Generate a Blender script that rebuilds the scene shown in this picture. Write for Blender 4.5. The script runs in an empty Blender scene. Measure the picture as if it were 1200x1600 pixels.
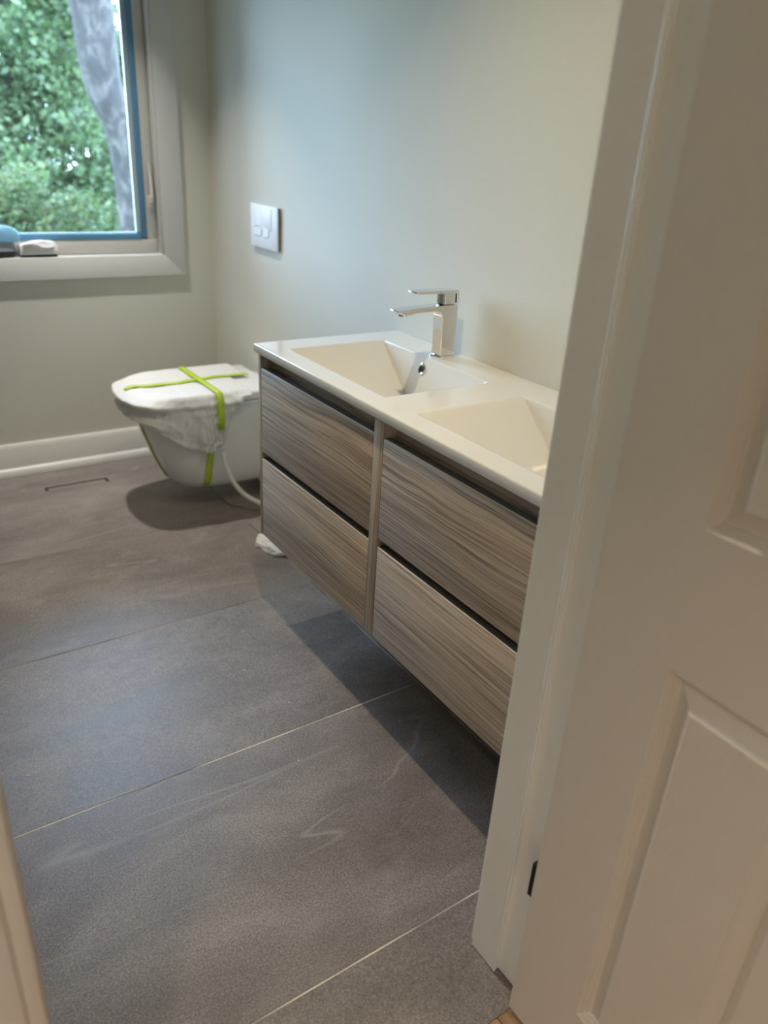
import bpy, bmesh, math, random
from mathutils import Vector, Matrix, noise

scene = bpy.context.scene
COL = scene.collection

# ------------------------------------------------------------------ camera
CAM = Vector((-1.3404, -1.8961, 1.3419))
YAW, PITCH, ROLL, FPX = -0.6143, -0.446, 0.0629, 1202.5
fwd = Vector((-math.sin(YAW) * math.cos(PITCH), math.cos(YAW) * math.cos(PITCH), math.sin(PITCH)))
rgt = fwd.cross(Vector((0, 0, 1))).normalized()
upv = rgt.cross(fwd)
r2 = math.cos(ROLL) * rgt + math.sin(ROLL) * upv
u2 = -math.sin(ROLL) * rgt + math.cos(ROLL) * upv
cd = bpy.data.cameras.new('camera')
cd.sensor_fit = 'VERTICAL'
cd.sensor_height = 36.0
cd.lens = FPX / 1600.0 * 36.0
cd.clip_start = 0.02
cd.clip_end = 200
cd.dof.use_dof = True
cd.dof.focus_distance = 1.58
cd.dof.aperture_fstop = (cd.lens / 1000.0) / 0.0105
cam = bpy.data.objects.new('camera', cd)
M = Matrix((r2, u2, -fwd)).transposed().to_4x4()
M.translation = CAM
cam.matrix_world = M
COL.objects.link(cam)
scene.camera = cam

# ------------------------------------------------------------------ world, lights, exposure
world = bpy.data.worlds.new('sky')
scene.world = world
world.use_nodes = True
wn = world.node_tree
bg = wn.nodes['Background']
bg.inputs[0].default_value = (0.53, 0.70, 1.0, 1)
bg.inputs[1].default_value = 27.0

def area(name, loc, size, watts, color, rot=(0, 0, 0), shape='DISK', spread=180, size_y=None):
    l = bpy.data.lights.new(name, 'AREA')
    l.shape = shape
    l.size = size
    if size_y:
        l.size_y = size_y
    l.energy = watts
    l.color = color
    l.spread = math.radians(spread)
    o = bpy.data.objects.new(name, l)
    o.location = loc
    o.rotation_euler = rot
    COL.objects.link(o)
    return o

WARM = (1.0, 0.80, 0.52)
area('downlight_vanity', (-0.68, -0.60, 2.395), 0.05, 5.7, WARM, spread=100)
area('downlight_toilet', (-0.64, 1.02, 2.395), 0.05, 6.2, (1.0, 0.96, 0.91), spread=72)
area('hall_fill_light', (-1.95, -2.35, 2.395), 0.10, 10.5, (1.0, 0.90, 0.81), spread=100)  # unseen hall lamp, added to light the door and jamb
portal = area('window_portal', (-0.65, 1.50, 1.44), 0.86, 1, (1, 1, 1), rot=(math.radians(-90), 0, 0), shape='RECTANGLE', size_y=1.14)
portal.data.cycles.is_portal = True

vs = scene.view_settings
vs.view_transform = 'Standard'
vs.look = 'None'
vs.exposure = 0.0
vs.gamma = 1.0
vs.use_curve_mapping = False
scene.cycles.max_bounces = 10
scene.cycles.diffuse_bounces = 6
scene.cycles.transparent_max_bounces = 16
scene.cycles.blur_glossy = 0.3

# ------------------------------------------------------------------ material helpers
def srgb(r, g, b):
    f = lambda c: (c / 255.0 / 12.92) if c / 255.0 <= 0.04045 else ((c / 255.0 + 0.055) / 1.055) ** 2.4
    return (f(r), f(g), f(b), 1)

class NT:
    def __init__(self, name):
        self.m = bpy.data.materials.new(name)
        self.m.use_nodes = True
        self.t = self.m.node_tree
        self.b = self.t.nodes['Principled BSDF']
    def n(self, typ, **kw):
        nd = self.t.nodes.new(typ)
        for k, v in kw.items():
            if k.startswith('i_'):
                key = k[2:]
                key = int(key) if key.isdigit() else key.replace('_', ' ')
                nd.inputs[key].default_value = v
            else:
                setattr(nd, k, v)
        return nd
    def l(self, a, b):
        self.t.links.new(a, b)
    def set(self, **kw):
        for k, v in kw.items():
            self.b.inputs[k.replace('_', ' ')].default_value = v
    def ramp(self, fac, stops):
        r = self.n('ShaderNodeValToRGB')
        el = r.color_ramp.elements
        el[0].position, el[0].color = stops[0]
        el[1].position, el[1].color = stops[-1]
        for p, c in stops[1:-1]:
            e = el.new(p)
            e.color = c
        self.l(fac, r.inputs[0])
        return r.outputs[0]
    def mix(self, fac, a, b, mode='MIX'):
        m = self.n('ShaderNodeMix', data_type='RGBA', blend_type=mode)
        for sock, v in ((m.inputs[0], fac), (m.inputs[6], a), (m.inputs[7], b)):
            if isinstance(v, (int, float, tuple)):
                sock.default_value = v
            else:
                self.l(v, sock)
        return m.outputs[2]
    def noise(self, vec, scale, detail=4, rough=0.5, dist=0.0):
        nd = self.n('ShaderNodeTexNoise')
        nd.inputs['Scale'].default_value = scale
        nd.inputs['Detail'].default_value = detail
        nd.inputs['Roughness'].default_value = rough
        nd.inputs['Distortion'].default_value = dist
        if vec is not None:
            self.l(vec, nd.inputs['Vector'])
        return nd.outputs['Fac']
    def mapping(self, vec, scale=(1, 1, 1), rot=(0, 0, 0), loc=(0, 0, 0)):
        m = self.n('ShaderNodeMapping')
        m.inputs['Scale'].default_value = scale
        m.inputs['Rotation'].default_value = rot
        m.inputs['Location'].default_value = loc
        self.l(vec, m.inputs['Vector'])
        return m.outputs[0]
    def bump(self, h, strength, dist=0.01):
        bp = self.n('ShaderNodeBump')
        bp.inputs['Strength'].default_value = strength
        bp.inputs['Distance'].default_value = dist
        self.l(h, bp.inputs['Height'])
        self.l(bp.outputs[0], self.b.inputs['Normal'])
    def pos(self):
        return self.n('ShaderNodeNewGeometry').outputs['Position']

def paint(name, col, rough=0.5, nscale=250, bump=0.03, vary=0.04):
    t = NT(name)
    p = t.pos()
    f = t.noise(p, 3.0, 3)
    c2 = tuple(max(0, c * (1 - vary)) for c in col[:3]) + (1,)
    t.l(t.mix(f, col, c2), t.b.inputs['Base Color'])
    t.set(Roughness=rough)
    t.bump(t.noise(p, nscale, 2), bump, 0.002)
    return t.m

MAT = {}
MAT['wall'] = paint('wall_paint', (0.70, 0.685, 0.60, 1), 0.8, 400, 0.03)
MAT['ceiling'] = paint('ceiling_paint', (0.78, 0.77, 0.74, 1), 0.7)
MAT['trim'] = paint('trim_paint', (0.75, 0.73, 0.69, 1), 0.35, 90, 0.03)
MAT['casing'] = paint('window_casing_paint', (0.66, 0.655, 0.63, 1), 0.4, 90, 0.02)
MAT['vinyl'] = paint('window_vinyl', (0.62, 0.60, 0.555, 1), 0.4, 90, 0.0)
MAT['jamb'] = paint('jamb_paint', (0.88, 0.865, 0.81, 1), 0.32, 60, 0.05)

MAT['bead'] = paint('bead_highlight', (0.90, 0.89, 0.85, 1), 0.14, 60, 0.0)  # paler and glossier than the jamb, to paint in the stop's edge highlight

def door_mat(name, swirl, strength):
    t = NT(name)
    p = t.pos()
    g = t.noise(t.mapping(p, (30, 500, 7)), 1.0, 3, 0.6, 0.6)
    w = t.n('ShaderNodeTexWave', wave_type='RINGS', rings_direction='SPHERICAL')
    w.inputs['Scale'].default_value = 16
    w.inputs['Distortion'].default_value = 9
    w.inputs['Detail'].default_value = 2
    w.inputs['Detail Scale'].default_value = 1.2
    t.l(t.mapping(p, (1, 1.6, 0.6), loc=(0, 2.6, -0.05)), w.inputs['Vector'])
    t.set(Base_Color=(0.78, 0.72, 0.63, 1), Roughness=0.30)
    mx = t.n('ShaderNodeMath', operation='MULTIPLY_ADD')
    t.l(w.outputs['Fac'], mx.inputs[0])
    mx.inputs[1].default_value = swirl
    t.l(g, mx.inputs[2])
    t.bump(mx.outputs[0], strength, 0.002)
    return t.m
MAT['door'] = door_mat('door_paint', 0.05, 0.25)
MAT['door_panel'] = door_mat('door_panel_paint', 0.8, 0.30)

def tile_mat():
    t = NT('slate_tile')
    p = t.pos()
    oi = t.n('ShaderNodeObjectInfo')
    off = t.n('ShaderNodeVectorMath', operation='SCALE')
    off.inputs[0].default_value = (7, 3, 5)
    t.l(oi.outputs['Random'], off.inputs['Scale'])
    ad = t.n('ShaderNodeVectorMath', operation='ADD')
    t.l(p, ad.inputs[0]); t.l(off.outputs[0], ad.inputs[1])
    v = ad.outputs[0]
    big = t.noise(t.mapping(v, (1.0, 1.8, 1), rot=(0, 0, 0.5)), 2.6, 6, 0.62, 0.5)
    c = t.ramp(big, [(0.28, (0.135, 0.114, 0.102, 1)), (0.5, (0.195, 0.167, 0.151, 1)), (0.74, (0.285, 0.248, 0.227, 1))])
    fine = t.noise(v, 240, 5, 0.8)
    c = t.mix(0.75, c, t.ramp(fine, [(0.34, (0.30, 0.30, 0.30, 1)), (0.5, (1, 1, 1, 1)), (0.66, (1.9, 1.88, 1.84, 1))]), 'MULTIPLY')
    speck = t.noise(v, 420, 2, 0.6)
    c = t.mix(t.ramp(speck, [(0.70, (0, 0, 0, 1)), (0.78, (0.4, 0.4, 0.4, 1))]), c, (0.34, 0.32, 0.30, 1))
    # pale hairline veins with a shape of their own
    vn = t.noise(t.mapping(v, (0.32, 2.6, 1), rot=(0, 0, -0.62)), 1.5, 2, 0.45, 0.15)
    d = t.n('ShaderNodeMath', operation='SUBTRACT'); t.l(vn, d.inputs[0]); d.inputs[1].default_value = 0.53
    a = t.n('ShaderNodeMath', operation='ABSOLUTE'); t.l(d.outputs[0], a.inputs[0])
    vein = t.ramp(a.outputs[0], [(0.0, (0.6, 0.6, 0.6, 1)), (0.0030, (0, 0, 0, 1))])
    brk = t.ramp(t.noise(v, 4.5, 2), [(0.42, (0, 0, 0, 1)), (0.55, (1, 1, 1, 1))])
    c = t.mix(t.mix(1.0, vein, brk, 'MULTIPLY'), c, (0.36, 0.34, 0.31, 1))
    vn2 = t.noise(t.mapping(v, (0.4, 3.4, 1), rot=(0, 0, 0.55), loc=(5.2, 2.2, 0)), 1.9, 3, 0.5, 0.1)
    d2 = t.n('ShaderNodeMath', operation='SUBTRACT'); t.l(vn2, d2.inputs[0]); d2.inputs[1].default_value = 0.5
    a2 = t.n('ShaderNodeMath', operation='ABSOLUTE'); t.l(d2.outputs[0], a2.inputs[0])
    vein2 = t.ramp(a2.outputs[0], [(0.0, (0.28, 0.28, 0.28, 1)), (0.0025, (0, 0, 0, 1))])
    brk2 = t.ramp(t.noise(v, 3.1, 2), [(0.50, (0, 0, 0, 1)), (0.60, (1, 1, 1, 1))])
    c = t.mix(t.mix(1.0, vein2, brk2, 'MULTIPLY'), c, (0.34, 0.32, 0.30, 1))
    # plaster dust smudges
    sm = t.ramp(t.noise(t.mapping(v, (1, 1.5, 1), loc=(3.1, 1.7, 0)), 5.5, 5, 0.65), [(0.56, (0, 0, 0, 1)), (0.76, (0.45, 0.45, 0.45, 1))])
    c = t.mix(sm, c, (0.33, 0.31, 0.29, 1))
    chip = t.n('ShaderNodeTexVoronoi', feature='F1')
    chip.inputs['Scale'].default_value = 13
    t.l(v, chip.inputs['Vector'])
    c = t.mix(t.ramp(chip.outputs['Distance'], [(0.022, (0.9, 0.9, 0.9, 1)), (0.034, (0, 0, 0, 1))]), c, (0.6, 0.57, 0.52, 1))
    t.l(c, t.b.inputs['Base Color'])
    t.l(t.ramp(big, [(0.3, (0.36, 0.36, 0.36, 1)), (0.7, (0.46, 0.46, 0.46, 1))]), t.b.inputs['Roughness'])
    t.b.inputs['Specular IOR Level'].default_value = 0.6
    t.bump(fine, 0.2, 0.002)
    return t.m
MAT['tile'] = tile_mat()
def grout_mat():
    t = NT('pale_grout')
    p = t.pos()
    n1 = t.noise(t.mapping(p, (3.2, 3.2, 1)), 1.0, 3, 0.6)
    pale_joint = t.ramp(n1, [(0.34, (0.16, 0.145, 0.13, 1)), (0.52, (0.78, 0.69, 0.56, 1))])
    # the joints beyond the vanity turn darker grey
    sp = t.n('ShaderNodeSeparateXYZ'); t.l(p, sp.inputs[0])
    st = t.n('ShaderNodeMapRange'); t.l(sp.outputs['Y'], st.inputs[0])
    st.inputs[1].default_value = -0.35; st.inputs[2].default_value = 0.05
    c = t.mix(st.outputs[0], pale_joint, t.ramp(n1, [(0.45, (0.085, 0.08, 0.076, 1)), (0.62, (0.32, 0.29, 0.25, 1))]))
    t.l(c, t.b.inputs['Base Color'])
    t.set(Roughness=0.9)
    return t.m
MAT['grout'] = grout_mat()

def wood_mat(name, axis='y', tint=(1, 1, 1)):
    t = NT(name)
    tc = t.n('ShaderNodeTexCoord').outputs['Object']
    oi = t.n('ShaderNodeObjectInfo')
    off = t.n('ShaderNodeVectorMath', operation='SCALE')
    off.inputs[0].default_value = (3.7, 9.1, 6.3)
    t.l(oi.outputs['Random'], off.inputs['Scale'])
    ad = t.n('ShaderNodeVectorMath', operation='ADD')
    t.l(tc, ad.inputs[0]); t.l(off.outputs[0], ad.inputs[1])
    v = ad.outputs[0]
    if axis == 'z':
        v = t.mapping(v, (1, 1, 1), rot=(math.pi / 2, 0, 0))
    # bend the grain around knots
    kv = t.n('ShaderNodeTexVoronoi', feature='SMOOTH_F1')
    kv.inputs['Scale'].default_value = 1.0
    kv.inputs['Smoothness'].default_value = 0.3
    t.l(t.mapping(v, (1.0, 2.4, 6.5)), kv.inputs['Vector'])
    kd = kv.outputs['Distance']
    warp = t.noise(t.mapping(v, (1, 2.6, 7.0)), 1.0, 2, 0.5)
    wv = t.n('ShaderNodeCombineXYZ')
    m1 = t.n('ShaderNodeMath', operation='MULTIPLY'); t.l(warp, m1.inputs[0]); m1.inputs[1].default_value = 0.016
    kr = t.ramp(kd, [(0.0, (1, 1, 1, 1)), (0.38, (0, 0, 0, 1))])
    m2 = t.n('ShaderNodeMath', operation='MULTIPLY_ADD'); t.l(kr, m2.inputs[0]); m2.inputs[1].default_value = 0.014; t.l(m1.outputs[0], m2.inputs[2])
    t.l(m2.outputs[0], wv.inputs[2])
    va = t.n('ShaderNodeVectorMath', operation='ADD'); t.l(v, va.inputs[0]); t.l(wv.outputs[0], va.inputs[1])
    vw = va.outputs[0]
    g1 = t.noise(t.mapping(vw, (30, 2.2, 110)), 1.0, 4, 0.65, 0.05)
    g2 = t.noise(t.mapping(vw, (30, 3.0, 300)), 1.0, 2, 0.6)
    band = t.noise(t.mapping(vw, (6, 1.2, 20)), 1.0, 4, 0.6)
    T = lambda r, g, b: (r * tint[0], g * tint[1], b * tint[2], 1)
    c = t.ramp(band, [(0.30, T(0.41, 0.325, 0.250)), (0.50, T(0.50, 0.405, 0.318)), (0.70, T(0.58, 0.48, 0.385))])
    c = t.mix(0.38, c, t.ramp(g1, [(0.30, (0.62, 0.60, 0.57, 1)), (0.50, (1, 1, 1, 1)), (0.72, (1.22, 1.21, 1.19, 1))]), 'MULTIPLY')
    c = t.mix(0.8, c, t.ramp(g2, [(0.34, (0.42, 0.39, 0.36, 1)), (0.47, (0.95, 0.95, 0.95, 1)), (0.64, (1.35, 1.34, 1.32, 1))]), 'MULTIPLY')
    c = t.mix(t.ramp(kd, [(0.015, (0.8, 0.8, 0.8, 1)), (0.11, (0, 0, 0, 1))]), c, T(0.13, 0.092, 0.062))
    t.l(c, t.b.inputs['Base Color'])
    t.set(Roughness=0.5)
    mx = t.n('ShaderNodeMath', operation='ADD'); t.l(g1, mx.inputs[0]); t.l(g2, mx.inputs[1])
    t.bump(mx.outputs[0], 0.30, 0.0016)
    return t.m
MAT['wood'] = wood_mat('vanity_oak_laminate')
MAT['wood_v'] = wood_mat('vanity_oak_upright', 'z', (0.92, 0.92, 0.88))
MAT['plank'] = wood_mat('hall_hardwood', 'y', (0.72, 0.52, 0.33))

def simple(name, col, rough=0.5, metal=0.0, **kw):
    t = NT(name)
    f = t.noise(t.pos(), 6.0, 2)
    c2 = tuple(c * 0.96 for c in col[:3]) + (1,)
    t.l(t.mix(f, col, c2), t.b.inputs['Base Color'])
    t.set(Roughness=rough, Metallic=metal, **kw)
    return t.m
MAT['ceramic'] = simple('white_ceramic', (0.80, 0.785, 0.745, 1), 0.12, Coat_Weight=0.3)
MAT['toilet'] = simple('toilet_ceramic', (0.74, 0.74, 0.73, 1), 0.15)
MAT['lid'] = simple('toilet_lid_plastic', (0.78, 0.79, 0.80, 1), 0.2)
MAT['chrome'] = simple('polished_chrome', (0.80, 0.80, 0.81, 1), 0.05, 1.0)
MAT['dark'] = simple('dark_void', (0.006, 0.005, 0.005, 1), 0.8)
MAT['band'] = simple('pale_edge_highlight', (0.66, 0.57, 0.45, 1), 0.35)  # cream tone puts the lit bevel of the drawers into the colour
MAT['edge'] = simple('drawer_top_edge', (0.115, 0.102, 0.086, 1), 0.35)
MAT['blue_tape'] = simple('blue_gasket', (0.095, 0.26, 0.42, 1), 0.5)
MAT['spacer'] = simple('glass_spacer', (0.40, 0.50, 0.50, 1), 0.45)
MAT['green_tape'] = simple('lime_green_tape', (0.46, 0.62, 0.03, 1), 0.5)
MAT['hose'] = simple('white_hose', (0.72, 0.71, 0.68, 1), 0.35)
MAT['plate'] = simple('white_plastic', (0.88, 0.89, 0.90, 1), 0.45)
MAT['groove'] = simple('grey_groove', (0.33, 0.36, 0.40, 1), 0.5)
MAT['plate_side'] = simple('plate_back_box', (0.20, 0.19, 0.17, 1), 0.5)
MAT['blue_plastic'] = simple('pale_blue_plastic', (0.22, 0.48, 0.72, 1), 0.35)
MAT['black_plastic'] = simple('black_plastic', (0.02, 0.02, 0.022, 1), 0.4)
MAT['vent'] = simple('vent_metal', (0.018, 0.012, 0.013, 1), 0.6)
MAT['grass'] = paint('lawn', (0.07, 0.13, 0.035, 1), 0.9, 30, 0.3, 0.5)

def wrap_mat():
    t = NT('white_wrap_film')
    p = t.pos()
    t.set(Base_Color=(0.90, 0.89, 0.88, 1), Roughness=0.4, Transmission_Weight=0.0)
    t.bump(t.noise(p, 60, 4, 0.6, 1.0), 0.35, 0.01)
    tr = t.n('ShaderNodeBsdfTranslucent'); tr.inputs[0].default_value = (0.9, 0.88, 0.85, 1)
    ms = t.n('ShaderNodeMixShader'); ms.inputs[0].default_value = 0.25
    out = t.t.nodes['Material Output']
    t.l(t.b.outputs[0], ms.inputs[1]); t.l(tr.outputs[0], ms.inputs[2]); t.l(ms.outputs[0], out.inputs[0])
    return t.m
MAT['wrap'] = wrap_mat()

def glass_mat():
    t = NT('window_glass')
    tr = t.n('ShaderNodeBsdfTransparent'); tr.inputs[0].default_value = (0.93, 0.97, 0.96, 1)
    gl = t.n('ShaderNodeBsdfGlossy'); gl.inputs['Roughness'].default_value = 0.02
    lw = t.n('ShaderNodeFresnel'); lw.inputs['IOR'].default_value = 1.45
    ms = t.n('ShaderNodeMixShader')
    t.l(lw.outputs[0], ms.inputs[0]); t.l(tr.outputs[0], ms.inputs[1]); t.l(gl.outputs[0], ms.inputs[2])
    t.l(ms.outputs[0], t.t.nodes['Material Output'].inputs[0])
    return t.m
MAT['glass'] = glass_mat()

def bark_mat():
    t = NT('grey_bark')
    p = t.pos()
    n1 = t.noise(t.mapping(p, (1, 1, 0.6)), 9, 6, 0.7, 0.6)
    t.l(t.ramp(n1, [(0.3, (0.006, 0.005, 0.0045, 1)), (0.48, (0.018, 0.0155, 0.0135, 1)), (0.62, (0.055, 0.049, 0.043, 1))]), t.b.inputs['Base Color'])
    t.set(Roughness=0.9)
    t.bump(n1, 0.8, 0.03)
    return t.m
MAT['bark'] = bark_mat()

def leaf_mat(name, a, b, c):
    t = NT(name)
    g = t.n('ShaderNodeNewGeometry')
    col = t.ramp(g.outputs['Random Per Island'], [(0.0, a), (0.55, b), (1.0, c)])
    t.l(col, t.b.inputs['Base Color'])
    t.set(Roughness=0.55)
    tr = t.n('ShaderNodeBsdfTranslucent'); t.l(col, tr.inputs[0])
    ms = t.n('ShaderNodeMixShader'); ms.inputs[0].default_value = 0.4
    t.l(t.b.outputs[0], ms.inputs[1]); t.l(tr.outputs[0], ms.inputs[2])
    t.l(ms.outputs[0], t.t.nodes['Material Output'].inputs[0])
    return t.m
MAT['leaf_dark'] = leaf_mat('conifer_needles', (0.040, 0.070, 0.030, 1), (0.070, 0.115, 0.045, 1), (0.11, 0.165, 0.065, 1))
MAT['leaf_mid'] = leaf_mat('broad_leaves', (0.045, 0.085, 0.03, 1), (0.075, 0.13, 0.045, 1), (0.12, 0.19, 0.07, 1))
MAT['leaf_lime'] = leaf_mat('lime_leaves', (0.028, 0.056, 0.016, 1), (0.045, 0.082, 0.022, 1), (0.088, 0.098, 0.03, 1))

# ------------------------------------------------------------------ mesh helpers
def wloc(o):
    v = Vector(o.location)
    p = o.parent
    while p:
        v += p.location
        p = p.parent
    return v

def finish(name, bm, mat, parent=None, sharp=35, smooth=True, loc=None):
    """bm in world coordinates -> one mesh object whose origin sits at its base."""
    bmesh.ops.recalc_face_normals(bm, faces=bm.faces[:])
    lo = Vector((min(v.co.x for v in bm.verts), min(v.co.y for v in bm.verts), min(v.co.z for v in bm.verts)))
    hi = Vector((max(v.co.x for v in bm.verts), max(v.co.y for v in bm.verts), max(v.co.z for v in bm.verts)))
    base = Vector(loc) if loc is not None else Vector(((lo.x + hi.x) / 2, (lo.y + hi.y) / 2, lo.z))
    for v in bm.verts:
        v.co -= base
    if smooth:
        for f in bm.faces:
            f.smooth = True
        for e in bm.edges:
            if len(e.link_faces) == 2 and e.calc_face_angle(0) > math.radians(sharp):
                e.smooth = False
    me = bpy.data.meshes.new(name)
    bm.to_mesh(me)
    bm.free()
    me.materials.append(MAT[mat] if isinstance(mat, str) else mat)
    o = bpy.data.objects.new(name, me)
    COL.objects.link(o)
    if parent:
        o.parent = parent
        o.location = base - wloc(parent)
    else:
        o.location = base
    return o

def bbox(bm, lo, hi, bevel=0.0, seg=2):
    lo, hi = Vector(lo), Vector(hi)
    c, s = (lo + hi) / 2, hi - lo
    r = bmesh.ops.create_cube(bm, size=1.0, matrix=Matrix.Translation(c) @ Matrix.Diagonal((s.x, s.y, s.z, 1)))
    if bevel > 0:
        es = list({e for v in r['verts'] for e in v.link_edges})
        bmesh.ops.bevel(bm, geom=es, offset=bevel, segments=seg, profile=0.5, affect='EDGES', clamp_overlap=True)

def box(name, lo, hi, mat, parent=None, bevel=0.0, seg=2):
    bm = bmesh.new()
    bbox(bm, lo, hi, bevel, seg)
    return finish(name, bm, mat, parent)

def boxes(name, lst, mat, parent=None, bevel=0.0):
    bm = bmesh.new()
    for lo, hi in lst:
        bbox(bm, lo, hi, bevel)
    return finish(name, bm, mat, parent)

def prism(name, pts, axis, a, b, mat, parent=None, bevel=0.0, sharp=35):
    """extrude a 2D outline along an axis: axis 'x' -> pts are (y,z); 'y' -> (x,z); 'z' -> (x,y)."""
    bm = bmesh.new()
    def co(p, t):
        return {'x': (t, p[0], p[1]), 'y': (p[0], t, p[1]), 'z': (p[0], p[1], t)}[axis]
    va = [bm.verts.new(co(p, a)) for p in pts]
    vb = [bm.verts.new(co(p, b)) for p in pts]
    n = len(pts)
    bm.faces.new(va)
    bm.faces.new(vb[::-1])
    for i in range(n):
        bm.faces.new((va[i], vb[i], vb[(i + 1) % n], va[(i + 1) % n]))
    if bevel > 0:
        bmesh.ops.bevel(bm, geom=bm.edges[:], offset=bevel, segments=2, profile=0.5, affect='EDGES', clamp_overlap=True)
    return finish(name, bm, mat, parent, sharp)

def loft(name, rings, mat, parent=None, cap=(True, True), sharp=40):
    bm = bmesh.new()
    R = [[bm.verts.new(p) for p in r] for r in rings]
    n = len(R[0])
    for k in range(len(R) - 1):
        for i in range(n):
            j = (i + 1) % n
            bm.faces.new((R[k][i], R[k][j], R[k + 1][j], R[k + 1][i]))
    if cap[0]:
        bm.faces.new(R[0][::-1])
    if cap[1]:
        bm.faces.new(R[-1])
    return finish(name, bm, mat, parent, sharp)

def tube(name, pts, rad, mat, parent=None, n=10, sub=6):
    P = [Vector(p) for p in pts]
    path = []
    for i in range(len(P) - 1):
        p0, p1, p2, p3 = P[max(i - 1, 0)], P[i], P[i + 1], P[min(i + 2, len(P) - 1)]
        for k in range(sub):
            t = k / sub
            path.append(0.5 * ((2 * p1) + (p2 - p0) * t + (2 * p0 - 5 * p1 + 4 * p2 - p3) * t * t + (3 * p1 - p0 - 3 * p2 + p3) * t ** 3))
    path.append(P[-1])
    rings = []
    nrm = None
    for i, c in enumerate(path):
        d = (path[min(i + 1, len(path) - 1)] - path[max(i - 1, 0)]).normalized()
        if nrm is None:
            nrm = d.orthogonal().normalized()
        nrm = (nrm - d * nrm.dot(d)).normalized()
        b = d.cross(nrm)
        rr = rad(i / (len(path) - 1)) if callable(rad) else rad
        rings.append([c + rr * (math.cos(a) * nrm + math.sin(a) * b) for a in [2 * math.pi * k / n for k in range(n)]])
    return loft(name, rings, mat, parent)

def empty(name, loc):
    o = bpy.data.objects.new(name, None)
    o.empty_display_size = 0.05
    o.location = loc
    COL.objects.link(o)
    return o

def tag(o, label=None, cat=None, group=None, kind=None):
    if label: o['label'] = label
    if cat: o['category'] = cat
    if group: o['group'] = group
    if kind: o['kind'] = kind
    return o

def struct(o, label=None):
    return tag(o, label, None, None, 'structure')

def strip(name, pts, mat, parent, width_dir, width, thick=0.0012):
    """flat ribbon along pts, width along width_dir, given a real thickness."""
    bm = bmesh.new()
    W = Vector(width_dir).normalized() * width / 2
    rows = [(bm.verts.new(Vector(p) - W), bm.verts.new(Vector(p) + W)) for p in pts]
    for a, b in zip(rows, rows[1:]):
        bm.faces.new((a[0], a[1], b[1], b[0]))
    o = finish(name, bm, mat, parent)
    md = o.modifiers.new('thickness', 'SOLIDIFY')
    md.thickness = thick
    md.offset = 0
    return o

# ------------------------------------------------------------------ setting
YB = 1.404          # back (window) wall face
YF = -1.240         # doorway wall, bathroom face
YH = -1.352         # doorway wall, hall face
CEIL = 2.40
XL = -2.30          # left wall face
XS, XJ = -0.614, -0.602   # door stop face / jamb face on the hinge side
XLJ = -1.321        # strike-side jamb edge
YT = -1.364         # tile meets hall hardwood
WX0, WX1, WZ0, WZ1 = -1.080, -0.222, 0.872, 2.010   # window opening

# floor with tiles
floor = struct(box('floor', (XL, YT, -0.06), (0.0, YB, -0.0006), 'grout'), 'dark slate look tile floor with pale grout lines')
TW, TH, GAP = 1.2, 0.6, 0.0030
ys = [YT, -1.1555, -0.5555, 0.0445, 0.6445, 1.2445, YB]
xs = [XL, -1.444, -0.244, 0.0]
for j in range(len(ys) - 1):
    for i in range(len(xs) - 1):
        g = GAP / 2
        ga = 0 if j == 0 else g
        gb = 0 if j == len(ys) - 2 else g
        box('tile', (xs[i] + (g if i else 0), ys[j] + ga, -0.012), (xs[i + 1] - (g if i < 2 else 0), ys[j + 1] - gb, 0.0), 'tile', floor, 0.0007, 1)

# hall floor of hardwood planks
hall = struct(box('floor_hall', (XL, -3.0, -0.06), (0.3, YT, -0.004), 'dark'), 'golden hardwood hall floor beyond the doorway')
px = -0.90
for i in range(5):
    for (a, b) in ((-2.1, YT - 0.001),):
        box('plank', (px, a, -0.010), (px + 0.0785, b, -0.0015), 'plank', hall, 0.001, 1)
    px += 0.08
box('plank', (XL, -3.0, -0.010), (-0.902, YT - 0.001, -0.0015), 'plank', hall, 0.001, 1)

struct(box('ceiling', (XL - 0.1, -3.1, CEIL), (0.4, YB + 0.15, CEIL + 0.1), 'ceiling'), 'white ceiling')
struct(box('wall_right', (0.0, YH, -0.06), (0.12, YB + 0.14, CEIL), 'wall'), 'off white wall behind the vanity')
struct(box('wall_left', (XL - 0.12, -3.1, -0.06), (XL, YB + 0.14, CEIL), 'wall'), 'off white side wall')
struct(boxes('wall_back', [((XL, YB, -0.06), (WX0, YB + 0.14, CEIL)), ((WX1, YB, -0.06), (0.0, YB + 0.14, CEIL)),
                           ((WX0, YB, -0.06), (WX1, YB + 0.14, WZ0)), ((WX0, YB, WZ1), (WX1, YB + 0.14, CEIL))], 'wall'), 'off white wall around the window')
struct(boxes('wall_front', [((XL, YH, -0.06), (XLJ - 0.02, YF, CEIL)), ((XJ + 0.02, YH, -0.06), (0.0, YF, CEIL)),
                            ((XLJ - 0.02, YH, 2.07), (XJ + 0.02, YF, CEIL))], 'wall'), 'off white wall with the doorway')
struct(box('wall_hall', (0.18, -3.1, -0.06), (0.30, YH, CEIL), 'wall'), 'hall wall beside the open door')
struct(box('wall_hall_end', (XL, -3.1, -0.06), (0.3, -3.0, CEIL), 'wall'), 'hall wall facing the doorway')

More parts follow.
